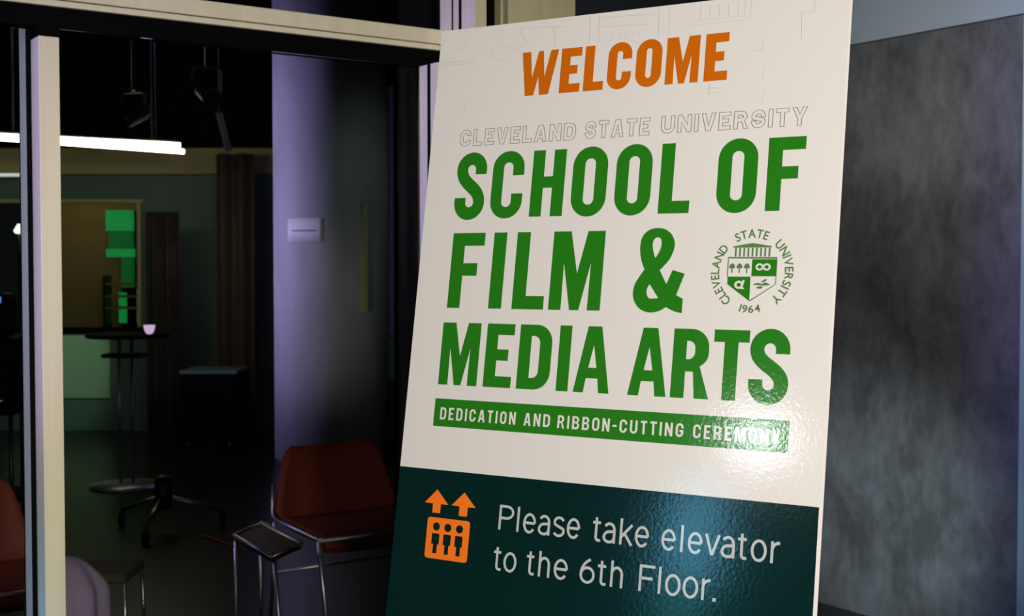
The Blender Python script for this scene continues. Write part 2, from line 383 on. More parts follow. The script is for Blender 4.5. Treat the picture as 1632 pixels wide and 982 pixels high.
def rr(x0, y0, x1, y1, r, ry=None):
    ry = ry or r
    return arc(x1-r, y1-ry, r, ry, 90, 0) + arc(x1-r, y0+ry, r, ry, 0, -90) + arc(x0+r, y0+ry, r, ry, -90, -180) + arc(x0+r, y1-ry, r, ry, 180, 90)
def stroke(path, s):
    L, R = [], []
    for i, p in enumerate(path):
        a = path[max(0, i-1)]; b = path[min(len(path)-1, i+1)]
        dx, dy = b[0]-a[0], b[1]-a[1]; l = sqrt(dx*dx+dy*dy) or 1
        ss = s(i/(len(path)-1)) if callable(s) else s
        L.append((p[0]-dy/l*ss/2, p[1]+dx/l*ss/2)); R.append((p[0]+dy/l*ss/2, p[1]-dx/l*ss/2))
    return L + R[::-1]
def glyph(ch, w, h, s, t):
    """bold condensed capital in a w x h box, stem s, bar t: list of contours"""
    P = lambda *a: [(x*w, y*h) for x, y in a]
    if ch == 'I': return [[(0, 0), (w, 0), (w, h), (0, h)]]
    if ch == '-': return [[(0, .40*h), (w, .40*h), (w, .40*h+t), (0, .40*h+t)]]
    if ch == 'L': return [[(0, 0), (w, 0), (w, t), (s, t), (s, h), (0, h)]]
    if ch in 'EF':
        m0, m1 = (.43*h, .43*h+t*.97) if ch == 'F' else (.5*h-t/2+.01*h, .5*h+t/2+.01*h)
        mw = .83*w
        c = [(s, m0), (mw, m0), (mw, m1), (s, m1), (s, h-t), (w, h-t), (w, h), (0, h), (0, 0)]
        c += [(s, 0)] if ch == 'F' else [(w, 0), (w, t), (s, t)]
        return [c]
    if ch == 'T':
        a = (w-s)/2
        return [[(a, 0), (a+s, 0), (a+s, h-t), (w, h-t), (w, h), (0, h), (0, h-t), (a, h-t)]]
    if ch == 'H':
        a, b = .43*h, .43*h+t*.97
        return [[(0, 0), (s, 0), (s, a), (w-s, a), (w-s, 0), (w, 0), (w, h), (w-s, h), (w-s, b), (s, b), (s, h), (0, h)]]
    if ch == 'O': return [rr(0, 0, w, h, w*.49, w*.50), rr(s, t, w-s, h-t, (w/2-s)*.95)]
    if ch in 'CG':
        r = w*.49; ri = (w/2-s)*.95; o0, o1 = (.365*h, .635*h)
        out = [(w, o1)] + arc(w-r, h-r, r, r, 0, 90) + arc(r, h-r, r, r, 90, 180) + arc(r, r, r, r, 180, 270)
        inn = arc(s+ri, t+ri, ri, ri, 270, 180) + arc(s+ri, h-t-ri, ri, ri, 180, 90) + arc(w-s-ri, h-t-ri, ri, ri, 90, 0) + [(w-s, o1)]
        if ch == 'C':
            return [out + arc(w-r, r, r, r, 270, 360) + [(w, o0), (w-s, o0)] + arc(w-s-ri, t+ri, ri, ri, 0, -90) + inn]
        return [out + arc(w-r, r, r, r, 270, 340) + [(w, .2*h), (w, .52*h), (.5*w, .52*h), (.5*w, .52*h-t), (w-s, .52*h-t)] + arc(w-s-ri, t+ri, ri, ri, 0, -90) + inn]
    if ch == 'U':
        r = w*.49; ri = (w/2-s)*.95
        return [[(0, h)] + arc(r, r, r, r, 180, 270) + arc(w-r, r, r, r, 270, 360) + [(w, h), (w-s, h)] + arc(w-s-ri, t+ri, ri, ri, 0, -90) + arc(s+ri, t+ri, ri, ri, 270, 180) + [(s, h)]]
    if ch == 'D':
        r = w*.48; ri = max(r-s*.8, w*.06)
        return [[(0, 0)] + arc(w-r, r, r, r, -90, 0) + arc(w-r, h-r, r, r, 0, 90) + [(0, h)],
                [(s, t)] + arc(w-s-ri, t+ri, ri, ri, -90, 0) + arc(w-s-ri, h-t-ri, ri, ri, 0, 90) + [(s, h-t)]]
    if ch == 'B':
        r = w*.42; mid = .52*h; w2 = w*.96; ri = max(w*.06, r-s*.85)
        return [[(0, 0)] + arc(w-r, r, r, r, -90, 0, 6) + arc(w-r*.9, mid-r*.75, r*.9, r*.75, 0, 60, 5) + arc(w2-r*.9, mid+r*.75, r*.9, r*.75, -60, 0, 5) + arc(w2-r, h-r, r, r, 0, 90, 6) + [(0, h)],
                [(s, t)] + arc(w-s-ri, t+ri, ri, ri, -90, 0, 5) + arc(w-s-ri, mid-t*.45-ri, ri, ri, 0, 90, 5) + [(s, mid-t*.45)],
                [(s, mid+t*.45)] + arc(w2-s-ri, mid+t*.45+ri, ri, ri, -90, 0, 5) + arc(w2-s-ri, h-t-ri, ri, ri, 0, 90, 5) + [(s, h-t)]]
    if ch == 'R':
        r = w*.46; ri = max(w*.06, r-s*.8); b0 = .43*h; wb = w*.94
        return [[(0, 0), (0, h)] + arc(wb-r, h-r, r, r, 90, 0, 8) + arc(wb-r, b0+r*.82, r, r*.82, 0, -58, 8) + [(w, 0), (w-s*1.05, 0), (.56*w, .385*h), (s, .385*h), (s, 0)],
                [(s, .385*h+t)] + arc(wb-s-ri, .385*h+t+ri, ri, ri, -90, 0, 6) + arc(wb-s-ri, h-t-ri, ri, ri, 0, 90, 6) + [(s, h-t)]]
    if ch == 'S':
        a = s/2; b = t/2; rx = w/2-a
        top = [(w-a, min(.675*h, h-b-rx-.02*h))] + arc(w/2, h-b-rx, rx, rx, 0, 180, 14)
        bot = arc(w/2, b+rx, rx, rx, 0, -180, 14) + [(a, max(.325*h, b+rx+.02*h))]
        ya, yb = h-b-rx, b+rx; p0 = Vector((a, ya)); p1 = Vector((a, ya-(ya-yb)*.48)); p2 = Vector((w-a, yb+(ya-yb)*.48)); p3 = Vector((w-a, yb))
        mid = [p0*(1-k/12)**3 + p1*3*(k/12)*(1-k/12)**2 + p2*3*(k/12)**2*(1-k/12) + p3*(k/12)**3 for k in range(13)]
        path = top + [(p.x, p.y) for p in mid if p0.y+0.001 < h-b-rx or True] + bot
        q = [path[0]]
        for p in path[1:]:
            if (p[0]-q[-1][0])**2 + (p[1]-q[-1][1])**2 > (0.004*h)**2: q.append(p)
        return [stroke(q, s)]
    if ch == 'A':
        return [P((0, 0), (.31, 1), (.69, 1), (1, 0), (.715, 0), (.665, .215), (.335, .215), (.285, 0)), P((.385, .375), (.615, .375), (.5, .72))]
    if ch == 'M':
        return [P((0, 0), (0, 1), (.34, 1), (.51, .46), (.67, 1), (1, 1), (1, 0), (.755, 0), (.765, .60), (.59, 0), (.415, 0), (.24, .60), (.245, 0))]
    if ch == 'W':
        return [P((0, 1), (.235, 1), (.315, .40), (.455, 1), (.585, 1), (.655, .40), (.79, 1), (1, 1), (.795, 0), (.55, 0), (.49, .42), (.39, 0), (.16, 0))]
    if ch == 'N':
        a = s/w
        return [P((0, 0), (0, 1), (a*1.0, 1), (1-a, .42), (1-a, 1), (1, 1), (1, 0), (1-a, 0), (a, .60), (a, 0))]
    if ch == 'V':
        a = s/w*1.05
        return [P((0, 1), (a, 1), (.5, .27), (1-a, 1), (1, 1), (.5+a*.55, 0), (.5-a*.55, 0))]
    if ch == 'Y':
        a = s/w
        return [P((0, 1), (a*1.1, 1), (.5, .60), (1-a*1.1, 1), (1, 1), (.5+a/2, .40), (.5+a/2, 0), (.5-a/2, 0), (.5-a/2, .40))]
    return []
def place(ch, u0, u1, vb, vt, s, t):
    return [[(u0+x, vb+y) for x, y in c] for c in glyph(ch, u1-u0, vt-vb, s, t)]
WD = {'I': .42, '-': .55, 'M': 1.32, 'W': 1.4, 'E': .84, 'F': .80, 'L': .80, 'T': .86, 'A': 1.06, 'V': 1.02, 'Y': 1.0, 'S': .95}
def word(txt, u0, u1, vb, vt, s, t, gap, ci=1.0):
    """a word spread over u0..u1 with even gaps"""
    ws = [(s if c == 'I' else 0) for c in txt]
    tot = sum(WD.get(c, 1.0) for c in txt if c != 'I')
    unit = (u1-u0 - gap*(len(txt)-1) - sum(ws))/tot
    out = []; u = u0
    for c in txt:
        wd = s if c == 'I' else unit*WD.get(c, 1.0)
        out += place(c, u, u+wd, vb, vt, s, t); u += wd + gap
    return out
# WELCOME
C = []
for ch, a, b in (('W', 144, 203), ('E', 208, 240), ('L', 245.5, 276), ('C', 281.5, 317), ('O', 324, 361.5), ('M', 368, 415), ('E', 423, 455)):
    ex = 1 if ch in 'CO' else 0
    C += place(ch, a, b, -110-ex, -46+ex, 14.5 if ch != 'C' else 13.5, 12.5)
contours_to_mesh('welcome_lettering', C, M['orange'], sign)['label'] = 'orange WELCOME lettering'
# CLEVELAND STATE UNIVERSITY, outlined
C = word('CLEVELAND', 51, 240, -178, -154, 5.2, 5.0, 4.6) + word('STATE', 255, 351, -177.5, -153.5, 5.2, 5.0, 4.6) + word('UNIVERSITY', 368, 565, -176.5, -153.2, 5.2, 5.0, 4.6)
R_ = []
def ribbon(c, wd):
    n = len(c); o_, i_ = [], []
    for k in range(n):
        p0, p, p1 = Vector(c[k-1]), Vector(c[k]), Vector(c[(k+1) % n])
        e0 = (p-p0); e1 = (p1-p)
        if e0.length < 1e-6 or e1.length < 1e-6: continue
        e0.normalize(); e1.normalize()
        n0 = Vector((-e0.y, e0.x)); n1 = Vector((-e1.y, e1.x)); nn = n0+n1
        if nn.length < 1e-3: nn = n0
        nn = nn.normalized(); q = min(1.6, 1/max(0.3, nn.dot(n0)))*wd/2
        o_.append(tuple(p+nn*q)); i_.append(tuple(p-nn*q))
    return o_, i_
def ribbon_mesh(name, conts, wd, m, parent, off=-0.0005, closed=True):
    bm = bmesh.new()
    for c in conts:
        a, b = ribbon(c, wd); n = len(a)
        va = [bm.verts.new((x/1000, off, BH+y/1000)) for x, y in a]; vb_ = [bm.verts.new((x/1000, off, BH+y/1000)) for x, y in b]
        for k in range(n if closed else n-1):
            f = bm.faces.new((va[k], va[(k+1) % n], vb_[(k+1) % n], vb_[k]))
            f.normal_update()
            if f.normal.y > 0: f.normal_flip()
    me = bpy.data.meshes.new(name); bm.to_mesh(me); bm.free(); me.materials.append(m)
    o = bpy.data.objects.new(name, me); COL.objects.link(o); o.parent = parent; return o
ribbon_mesh('university_lettering', C, 0.85, M['outline'], sign)['label'] = 'grey outlined university name'
# SCHOOL OF
C = []
for ch, a, b in (('S', 51, 101.5), ('C', 112, 163.5), ('H', 177, 229), ('O', 241, 294), ('O', 307, 359.5), ('L', 372, 415.5), ('O', 452, 505), ('F', 518, 566)):
    ex = 1.5 if ch in 'SCO' else 0
    C += place(ch, a, b, -284.5-ex, -190.5+ex, {'S': 18.5, 'C': 18, 'O': 18.5}.get(ch, 18.8), 16.5)
contours_to_mesh('title_lettering', C, M['green'], sign)['label'] = 'green SCHOOL OF lettering'
# FILM &
C = []
for ch, a, b in (('F', 55, 109), ('I', 124, 145), ('L', 162, 212), ('M', 220, 298.5)):
    C += place(ch, a, b, -414, -306, 21, 18.5)
def spline_closed(pts, corners, n=4):
    out = []; N = len(pts)
    for i in range(N):
        p0, p1, p2, p3 = pts[i-1], pts[i], pts[(i+1) % N], pts[(i+2) % N]
        if i in corners: p0 = p1
        if (i+1) % N in corners: p3 = p2
        for k in range(n):
            t = k/n
            out.append(tuple(0.5*(2*b+(c-a)*t+(2*a-5*b+4*c-d)*t*t+(3*b-a-3*c+d)*t**3) for a, b, c, d in zip(p0, p1, p2, p3)))
    return out
amp = [(375.0,-303.6),(385.3,-305.6),(394.5,-312.7),(399.4,-323.5),(398.4,-334.2),(392.9,-346.3),(381.0,-359.4),(391.8,-377.8),(399.2,-359.1),(416.4,-364.0),(406.5,-392.0),(416.1,-396.6),(416.1,-415.2),(405.3,-413.0),(393.5,-407.6),(383.9,-413.0),(371.0,-415.2),(357.6,-411.2),(348.7,-401.9),(345.3,-391.1),(346.8,-378.9),(351.9,-369.3),(359.3,-358.5),(353.9,-346.2),(351.0,-332.6),(351.6,-318.9),(356.5,-310.1),(364.9,-304.8)]
h1 = [(373.9,-316.0),(369.7,-319.1),(368.4,-325.9),(370.7,-336.8),(373.6,-343.3),(377.7,-336.8),(380.7,-328.7),(380.7,-320.6),(378.3,-317.0)]
h2 = [(368.2,-377.6),(364.8,-384.1),(365.0,-390.9),(368.0,-395.9),(373.2,-396.8),(381.8,-396.0)]
C += [spline_closed(amp, {6, 7, 8, 9, 10, 11, 12, 14, 22}), spline_closed(h1, {4}), spline_closed(h2, {0, 5})]
contours_to_mesh('title_lettering', C, M['green'], sign)['label'] = 'green FILM and ampersand lettering'
# MEDIA ARTS
C = []
for ch, a, b in (('M', 52, 116), ('E', 126.5, 171), ('D', 180, 231), ('I', 242, 260), ('A', 268, 321), ('A', 348, 402), ('R', 408, 460), ('T', 463, 509.5), ('S', 511, 562)):
    ex = 1.5 if ch == 'S' else 0
    C += place(ch, a, b, -523.5-ex, -435+ex, {'T': 18, 'S': 18, 'R': 18.5}.get(ch, 18.5), 15.5)
contours_to_mesh('title_lettering', C, M['green'], sign)['label'] = 'green MEDIA ARTS lettering'
# green bar and the white line in it
contours_to_mesh('green_bar', [[(50, -582.5), (566.5, -582.5), (566.5, -543.5), (50, -543.5)]], M['green'], sign, -0.0004)['label'] = 'green bar across the poster'
C = word('DEDICATION', 60.5, 184, -572.8, -555.6, 3.0, 2.7, 4.3) + word('AND', 197, 237.5, -572.8, -555.6, 3.0, 2.7, 4.3) + word('RIBBON-CUTTING', 249, 430, -572.8, -555.6, 3.0, 2.7, 4.3) + word('CEREMONY', 443, 556, -572.8, -555.6, 3.0, 2.7, 4.3)
contours_to_mesh('ceremony_lettering', C, M['white'], sign, -0.0008)['label'] = 'white lettering on the green bar'

# type set with the built-in font, fitted word by word
def text_mesh(txt, offs=0.0):
    cu = bpy.data.curves.new('t', 'FONT'); cu.body = txt; cu.size = 1.0; cu.offset = offs; cu.resolution_u = 6; cu.fill_mode = 'FRONT'
    t = bpy.data.objects.new('t', cu); COL.objects.link(t)
    dg = bpy.context.evaluated_depsgraph_get(); me = bpy.data.meshes.new_from_object(t.evaluated_get(dg))
    bpy.data.objects.remove(t)
    V = [v.co.copy() for v in me.vertices]; F = [tuple(p.vertices) for p in me.polygons]
    bpy.data.meshes.remove(me)
    return V, F
def add_text(bm, V, F, fn, off):
    vs_ = []
    for v in V:
        x, y = fn(v.x, v.y); vs_.append(bm.verts.new((x/1000, off, BH+y/1000)))
    for f in F:
        try:
            q = bm.faces.new([vs_[i] for i in f]); q.normal_update()
            if q.normal.y > 0: q.normal_flip()
        except ValueError: pass
def finish(bm, name, m):
    me = bpy.data.meshes.new(name); bm.to_mesh(me); bm.free(); me.materials.append(m)
    o = bpy.data.objects.new(name, me); COL.objects.link(o); o.parent = sign; return o
VH, _ = text_mesh('H'); CAPH = max(v.y for v in VH)
def light_glyph(ch, u0, u1):
    """centre lines of a light grotesque letter, y from the baseline"""
    X, CP, a = 26.0, 33.2, 1.7; w_ = u1-u0; l, r = u0+a, u1-a; m = (l+r)/2; rx = (r-l)/2
    E_ = lambda cx_, cy_, rx_, ry_, a0, a1, n=18: arc(cx_, cy_, rx_, ry_, a0, a1, n)
    cy_ = X/2; ry = X/2-a+0.4
    if ch == 'o': return [E_(m, cy_, rx, ry, 0, 360, 30)]
    if ch == 'e': return [[(l, cy_+.3), (r, cy_+.3)], E_(m, cy_, rx, ry, 2, 322, 28)]
    if ch == 'l': return [[(m, 0), (m, CP)]]
    if ch == 'a': return [[(r-.4, 0), (r-.4, X*.66)] + E_(m-.2, X*.66, rx-.4, X*.34-a+.3, 0, 150, 12),
                          [(r-.4, X*.585), (m, X*.555)] + E_(m-.2, X*.27, rx, X*.285, 95, 180, 8) + E_(m-.2, X*.27, rx, X*.27-a+.4, 185, 320, 10) + [(r-.4, X*.30)]]
    if ch == 's':
        t_, b_ = X*.26-a*.2, X*.27
        return [E_(m, X-a-t_+a*.4+.2, rx*.92, t_-.3, 20, 180, 12) + [(l+.8, X*.62), (m, X*.50), (r-.5, X*.40)] + E_(m, b_+a*.2, rx, b_-a*.6, 10, -155, 14)]
    if ch == 't': return [[(u0+w_*.42, 31), (u0+w_*.42, 6.5)] + E_(u0+w_*.42+3.6, 6.2, 3.6, 6.2-a, 185, 275, 8) + [(u1-.4, a+.3)], [(u0, X-a), (u1-w_*.10, X-a)]]
    if ch == 'k': return [[(l, 0), (l, CP)], [(l+.2, X*.36), (r-.3, X)], [(l+w_*.26, X*.56), (r+.2, 0)]]
    if ch == 'v': return [[(l-.4, X), (m, .6)], [(m, .6), (r+.4, X)]]
    if ch == 'r': return [[(l, 0), (l, X)], [(l, X*.60)] + E_(r+.5, X*.60, r+.5-l, X*.40-a+.3, 175, 92, 10)]
    if ch == 'h': return [[(l, 0), (l, CP)], [(l, X*.62)] + E_(m, X*.62, rx, X*.38-a+.4, 170, 0, 14) + [(r, 0)]]
    if ch == '6': return [E_(m, 10.6, rx, 10.6-a+.4, 0, 360, 30), E_(r+.5, 10.6, r+.5-l, CP-10.6-a, 180, 108, 14)]
    if ch == 'P': return [[(l, 0), (l, CP)], [(l, CP-a), (m, CP-a)] + E_(m, CP-a-7.8, rx, 7.8, 88, -88, 14) + [(m, CP-a-15.6), (l, CP-a-15.6)]]
    if ch == 'F': return [[(l, 0), (l, CP)], [(l, CP-a), (u1, CP-a)], [(l, CP*.50), (u1-w_*.12, CP*.50)]]
    if ch == '.': return [[(m, 0), (m, 4.2)]]
    return []
LN1 = [('P',171.5,194.5),('l',199.6,203.4),('e',209.6,229.0),('a',232.8,251.0),('s',255.0,272.9),('e',275.8,295.3),('t',313.5,326.0),('a',328.8,347.0),('k',352.6,371.4),('e',374.1,393.5),('e',410.8,430.2),('l',436.4,440.2),('e',446.4,465.8),('v',468.8,488.4),('a',490.0,508.2),('t',511.2,523.6),('o',528.2,548.2),('r',553.0,565.6)]
LN2 = [('t',168.4,181.0),('o',184.3,204.4),('t',219.8,232.2),('h',238.2,255.4),('e',261.5,282.2),('6',299.8,321.6),('t',325.4,338.4),('h',344.0,361.6),('F',384.0,405.4),('l',410.4,414.2),('o',420.0,440.8),('o',443.6,464.2),('r',468.6,481.0),('.',483.4,487.8)]
for line, vb in ((LN1, -714.8), (LN2, -769.2)):
    bm = bmesh.new(); lift = 0
    for ch, u0, u1 in line:
        for path in light_glyph(ch, u0, u1):
            lift = (lift+1) % 2
            c = stroke([(x, vb+y) for x, y in path], 4.4 if ch == '.' else 3.5); n = len(c)//2
            v1 = [bm.verts.new((x/1000, -0.0005-lift*0.00012, BH+y/1000)) for x, y in c[:n]]; v2 = [bm.verts.new((x/1000, -0.0005-lift*0.00012, BH+y/1000)) for x, y in c[n:][::-1]]
            for k in range(n-1):
                f = bm.faces.new((v1[k], v1[k+1], v2[k+1], v2[k])); f.normal_update()
                if f.normal.y > 0: f.normal_flip()
    finish(bm, 'elevator_lettering', M['palegrey'])['label'] = 'pale lettering on the dark band'

# elevator pictogram
C = [[(67.8, -670.3), (88, -690.0), (75.6, -690.2), (75.6, -702.6), (62.6, -702.8), (62.2, -690.1), (48.3, -689.9)],
     [(112.9, -670.7), (133, -690.0), (120.2, -690.2), (120.1, -703.0), (106.6, -703.3), (106.6, -690.3), (93.3, -689.9)],
     rr(56, -765.3, 126.3, -709.0, 4.5)]
for cx_ in (71.6, 90.7, 110.0):
    C.append(arc(cx_, -721.3, 5.8, 5.6, 0, 345, 22))
    C.append([(cx_-6.2, -730.8), (cx_+6.2, -730.8), (cx_+6.2, -745.5), (cx_+3.6, -745.5), (cx_+3.6, -758), (cx_-3.0, -758), (cx_-3.0, -745.5), (cx_-6.2, -745.5)])
contours_to_mesh('elevator_symbol', C, M['icon'], sign)['label'] = 'orange elevator pictogram'

# university seal
bm = bmesh.new()
SCX, SCY, SR = 506.0, -361.0, 43.0
def ring_text(txt, a0, a1, inward=False):
    glyphs = [text_mesh(c, 0.016) for c in txt]
    adv = []
    for V, F in glyphs: adv.append(((max(v.x for v in V) - min(v.x for v in V)) if V else 0.3) + 0.10)
    tot = sum(adv); acc = 0
    for (V, F), ad in zip(glyphs, adv):
        mid = (acc + ad/2)/tot; acc += ad
        if not V: continue
        th = radians(a0 + (a1-a0)*mid); c = (max(v.x for v in V)+min(v.x for v in V))/2
        kx = abs(radians(a1-a0))*(SR+5.2)/tot; kv = 10.6/CAPH
        if not inward:
            add_text(bm, V, F, lambda x, y: (SCX + (SR+y*kv)*cos(th) + (x-c)*kx*sin(th), SCY + (SR+y*kv)*sin(th) - (x-c)*kx*cos(th)), -0.0005)
        else:
            r0 = SR+9
            add_text(bm, V, F, lambda x, y: (SCX + (r0-y*kv*.85)*cos(th) - (x-c)*kx*sin(th), SCY + (r0-y*kv*.85)*sin(th) + (x-c)*kx*cos(th)), -0.0005)
ring_text('CLEVELAND', 236, 137)
ring_text('STATE', 120, 66)
ring_text('UNIVERSITY', 51, -52)
ring_text('1964', 254, 288, True)
finish(bm, 'seal_lettering', M['sealgreen'])
def disc(cx_, cy_, r): return arc(cx_, cy_, r*1.15, r, 0, 345, 20)
contours_to_mesh('seal_shield', [[(506.2, -345.5), (537.8, -345.5), (537.3, -367), (506.0, -367)]], M['green'], sign)
contours_to_mesh('seal_shield', [[(474.8, -367.5), (505.0, -367.5), (505.4, -398.4), (475.2, -377.2)]], M['green'], sign)
contours_to_mesh('seal_emblem', [disc(516.0, -355.3, 4.6), disc(516.0, -355.3, 2.3)], M['white'], sign, -0.0008)
contours_to_mesh('seal_emblem', [disc(525.2, -355.3, 4.6), disc(525.2, -355.3, 2.3)], M['white'], sign, -0.0008)
contours_to_mesh('seal_emblem', [disc(490.2, -377.9, 5.2), disc(490.2, -377.9, 2.5)], M['white'], sign, -0.0008)
contours_to_mesh('seal_emblem', [[(494.8, -372.0), (497.8, -372.0), (495.6, -381.0), (498.0, -382.2), (497.2, -383.4), (492.6, -383.2)]], M['white'], sign, -0.0009)
C = [[(480.0, -328.8), (504.7, -324.8), (530.0, -328.8), (530.0, -330.6), (480.0, -330.6)], [(473.6, -342.4), (538.2, -342.8), (538.2, -345.0), (473.6, -344.2)]]
for k in range(9):
    u = 482.5 + k*5.5; C.append([(u, -341.9), (u+2.2, -341.9), (u+2.2, -331), (u, -331)])
C += [[(473.8, -344.6), (475.0, -344.6), (475.0, -367.2), (473.8, -367.2)], [(537.9, -345.4), (538.4, -345.4), (538.4, -377.6), (537.4, -377.0)],
      [(505.9, -397.2), (536.8, -377.0), (537.3, -377.9), (505.9, -398.9)]]
for u in (480, 489.7, 499.5):                           # three small trees
    C += [[(u-.8, -363), (u+.8, -363), (u+.8, -357.8), (u-.8, -357.8)]] + [spline_closed([(u-3.8, -356), (u-2.6, -352.2), (u, -350.6), (u+2.6, -352.2), (u+3.8, -356), (u, -357.5)], set())]
C += [spline_closed([(508.5, -377.8), (514, -375.2), (520, -376.4), (525, -374.6), (531, -377.6), (524, -378.8), (518, -378.4)], {0, 4}), spline_closed([(519, -374.5), (524, -370.5), (526.5, -371.5), (523, -374.2)], set()), spline_closed([(515, -380), (521, -379.6), (520, -382.5), (514, -382)], set())]
contours_to_mesh('seal_drawing', C, M['sealgreen'], sign)
# faint line drawing behind the heading
def seg(pts): return pts
L = []
def rect(a, b, c, d): L.append([(a, b), (c, b), (c, d), (a, d), (a, b)])
L += [[(247, -1.5), (250, -40)], [(261.5, -1.5), (264.5, -43)], [(264, -20), (346, -24)], [(262, -7), (345, -10)], [(351, -2), (354, -40)], [(366.5, -2), (369.5, -42)]]
rect(396, -2.5, 482, -32); rect(404, -5, 474, -26)
for k in range(5): L.append([(412+k*13, -6), (412.5+k*13, -25)])
rect(540, -10, 566, -30); L += [[(549.5, -30.5), (551.5, -68)], [(3, -49), (66, -50.5)], [(3, -53), (60, -54.5)]]
rect(24, -20, 43, -32); rect(35, -112, 53, -131); rect(487, -59, 501, -74); rect(492, -99, 504, -111); rect(496, -129, 506, -140)
L += [arc(112, -32, 24, 22, 200, 360, 16), arc(296, -78, 40, 40, 15, 150, 18), arc(134, -18, 30, 20, 180, 300, 12), arc(210, -20, 14, 16, 60, 200, 12)]
L += [[(134, -8), (213, -14)], [(134, -8), (150, -34)], [(190, -12), (196, -40)]]
for k in range(6): rect(282+k*10, -30, 286+k*10, -35)
L += [[(428, -120), (446, -120)], [(428, -126), (446, -126)], [(432, -112), (432, -132)]]
ribbon_mesh('faint_drawing', L, 0.75, M['faint'], sign, -0.0004, closed=False)['label'] = 'faint grey line drawing'

# easel behind and under the board
es = empty('easel', (base + bdir*0.305).to_tuple()); 
tag(es, 'black metal easel behind and under the welcome poster', 'easel')
es.location = (base.x + bdir.x*0.305, base.y + bdir.y*0.305, 0)
o0 = es.location
def rel(p): return p - o0
def bp(u, y, zz): return rel(base + bdir*u - bn*y + bup*zz)
flo = base.z / bup.z
for a, b in ((0.03, 0.275), (0.58, 0.335)):
    p0 = bp(a, 0.020, -flo); p1 = bp(b, 0.020, 0.78); mb = MB(); mb.tube([p0 + Vector((0, 0, 0.011)), p1], 0.010); mb.build('leg', M['blackmetal'], es)
p1 = bp(0.305, 0.035, 0.76); p0 = p1 + bback*0.72; p0.z = 0.011; mb = MB(); mb.tube([p1, p0], 0.010); mb.build('leg', M['blackmetal'], es)
mb = MB(); mb.tube([bp(0.10, 0.021, -0.030), bp(0.51, 0.021, -0.030)], 0.009)
for u in (0.17, 0.44):
    mb.tube([bp(u, 0.021, -0.011), bp(u, -0.020, -0.011), bp(u, -0.020, 0.012)], 0.0095 if False else 0.008)
mb.build('ledge', M['blackmetal'], es)

# ================================================================== RED CHAIRS
def make_chair():
    root = empty('side_chair', (-0.728, 5.327, 0), AG)
    def back(u, v):
        z = 0.455 + 0.290*v
        hw = 0.300 - 0.085*v
        x = -hw + 2*hw*u
        e = abs(2*u-1)
        corner = max(0.0, (v-0.80)/0.20); lim = 1 - 0.16*(1-sqrt(max(0, 1-corner*corner)))
        x *= lim
        y = -0.005 + 0.060*v + 0.030*(1-e*e)
        low = max(0.0, (0.18-v)/0.18); x *= 1 - 0.14*low*low
        return Vector((x, y, z))
    mb = MB(); mb.grid(back, 20, 16, 0.022); mb.build('backrest', M['red'], root)
    def seat(u, v):
        hw = 0.275 + 0.01*v; x = -hw + 2*hw*u
        y = -0.012 - 0.43*v; e = abs(2*u-1)
        z = 0.452 + 0.012*e**3 - 0.035*max(0, (v-0.8)/0.2)**2 + 0.012*(1-v)**3
        return Vector((x, y, z))
    mb = MB(); mb.grid(seat, 16, 14, -0.03); mb.build('seat', M['red'], root)
    r = 0.008
    for sx_ in (-1, 1):
        mb = MB(); mb.tube(smooth_path([(sx_*0.282, 0.045, 0.60), (sx_*0.305, 0.012, 0.47), (sx_*0.307, -0.43, 0.458)], 0.05), r); mb.build('side_rail', M['chrome'], root)
        mb = MB(); mb.tube([(sx_*0.307, -0.415, 0.450), (sx_*0.275, -0.45, 0.0)], r); mb.build('leg', M['chrome'], root)
        mb = MB(); mb.tube([(sx_*0.307, -0.02, 0.460), (sx_*0.285, 0.08, 0.0)], r); mb.build('leg', M['chrome'], root)
    mb = MB(); mb.tube([(-0.307, -0.438, 0.455), (0.307, -0.438, 0.455)], r); mb.build('front_rail', M['chrome'], root)
    mb = MB(); mb.tube([(-0.288, 0.028, 0.24), (0.288, 0.028, 0.24)], r*.8); mb.build('rear_rail', M['chrome'], root)
    return root
ch1 = make_chair()
tag(ch1, 'dark red chair with chrome frame beside the poster, backed by the pale column', 'chair', 'red chrome framed chairs behind the glass')
ch2 = copy_tree(ch1); ch2.location = (-1.935, 4.315, 0)
tag(ch2, 'dark red chair with chrome rail in the left pane, cut by the picture edge', 'chair', 'red chrome framed chairs behind the glass')
# tray with chrome edge at the chair's left side
tr = empty('side_table', (-0.91, 4.80, 0))
tag(tr, 'small low dark red side table with chrome rim left of the red chair', 'table')
q = [(-0.782, 4.672), (-0.852, 4.449), (-1.063, 4.81), (-1.012, 5.06)]
q = [(x+0.91, y-4.80) for x, y in q]
mb = MB(); mb.prism(q[::-1], 0.455, 0.472); mb.build('tabletop', M['tray'], tr)
mb = MB(); pts3 = [(x, y, 0.4745) for x, y in q] + [(q[0][0], q[0][1], 0.4745)]
mb.tube(pts3, 0.0075); mb.build('rim', M['chrome'], tr)
for (x, y), (dx, dy) in zip(((0.065, -0.330), (-0.148, 0.012), (-0.098, 0.235)), ((0.03, 0.0), (0.0, 0.0), (0.0, 0.0))):
    mb = MB(); mb.tube([(x, y, 0.455), (x+dx, y+dy, 0.0)], 0.0075); mb.build('leg', M['chrome'], tr)

# ================================================================== STUDIO FURNISHINGS
def px(x, y, Y):     # a point at depth Y seen along a direction, used to lay the room out
    a = radians(-1.856); fx = (x-816)/2017.1; fy = -(y-491)/2017.1
    d = Vector((fx, cos(a)-fy*sin(a), sin(a)+fy*cos(a))); return Vector((0, 0, 1.5)) + d*(Y/d.y)
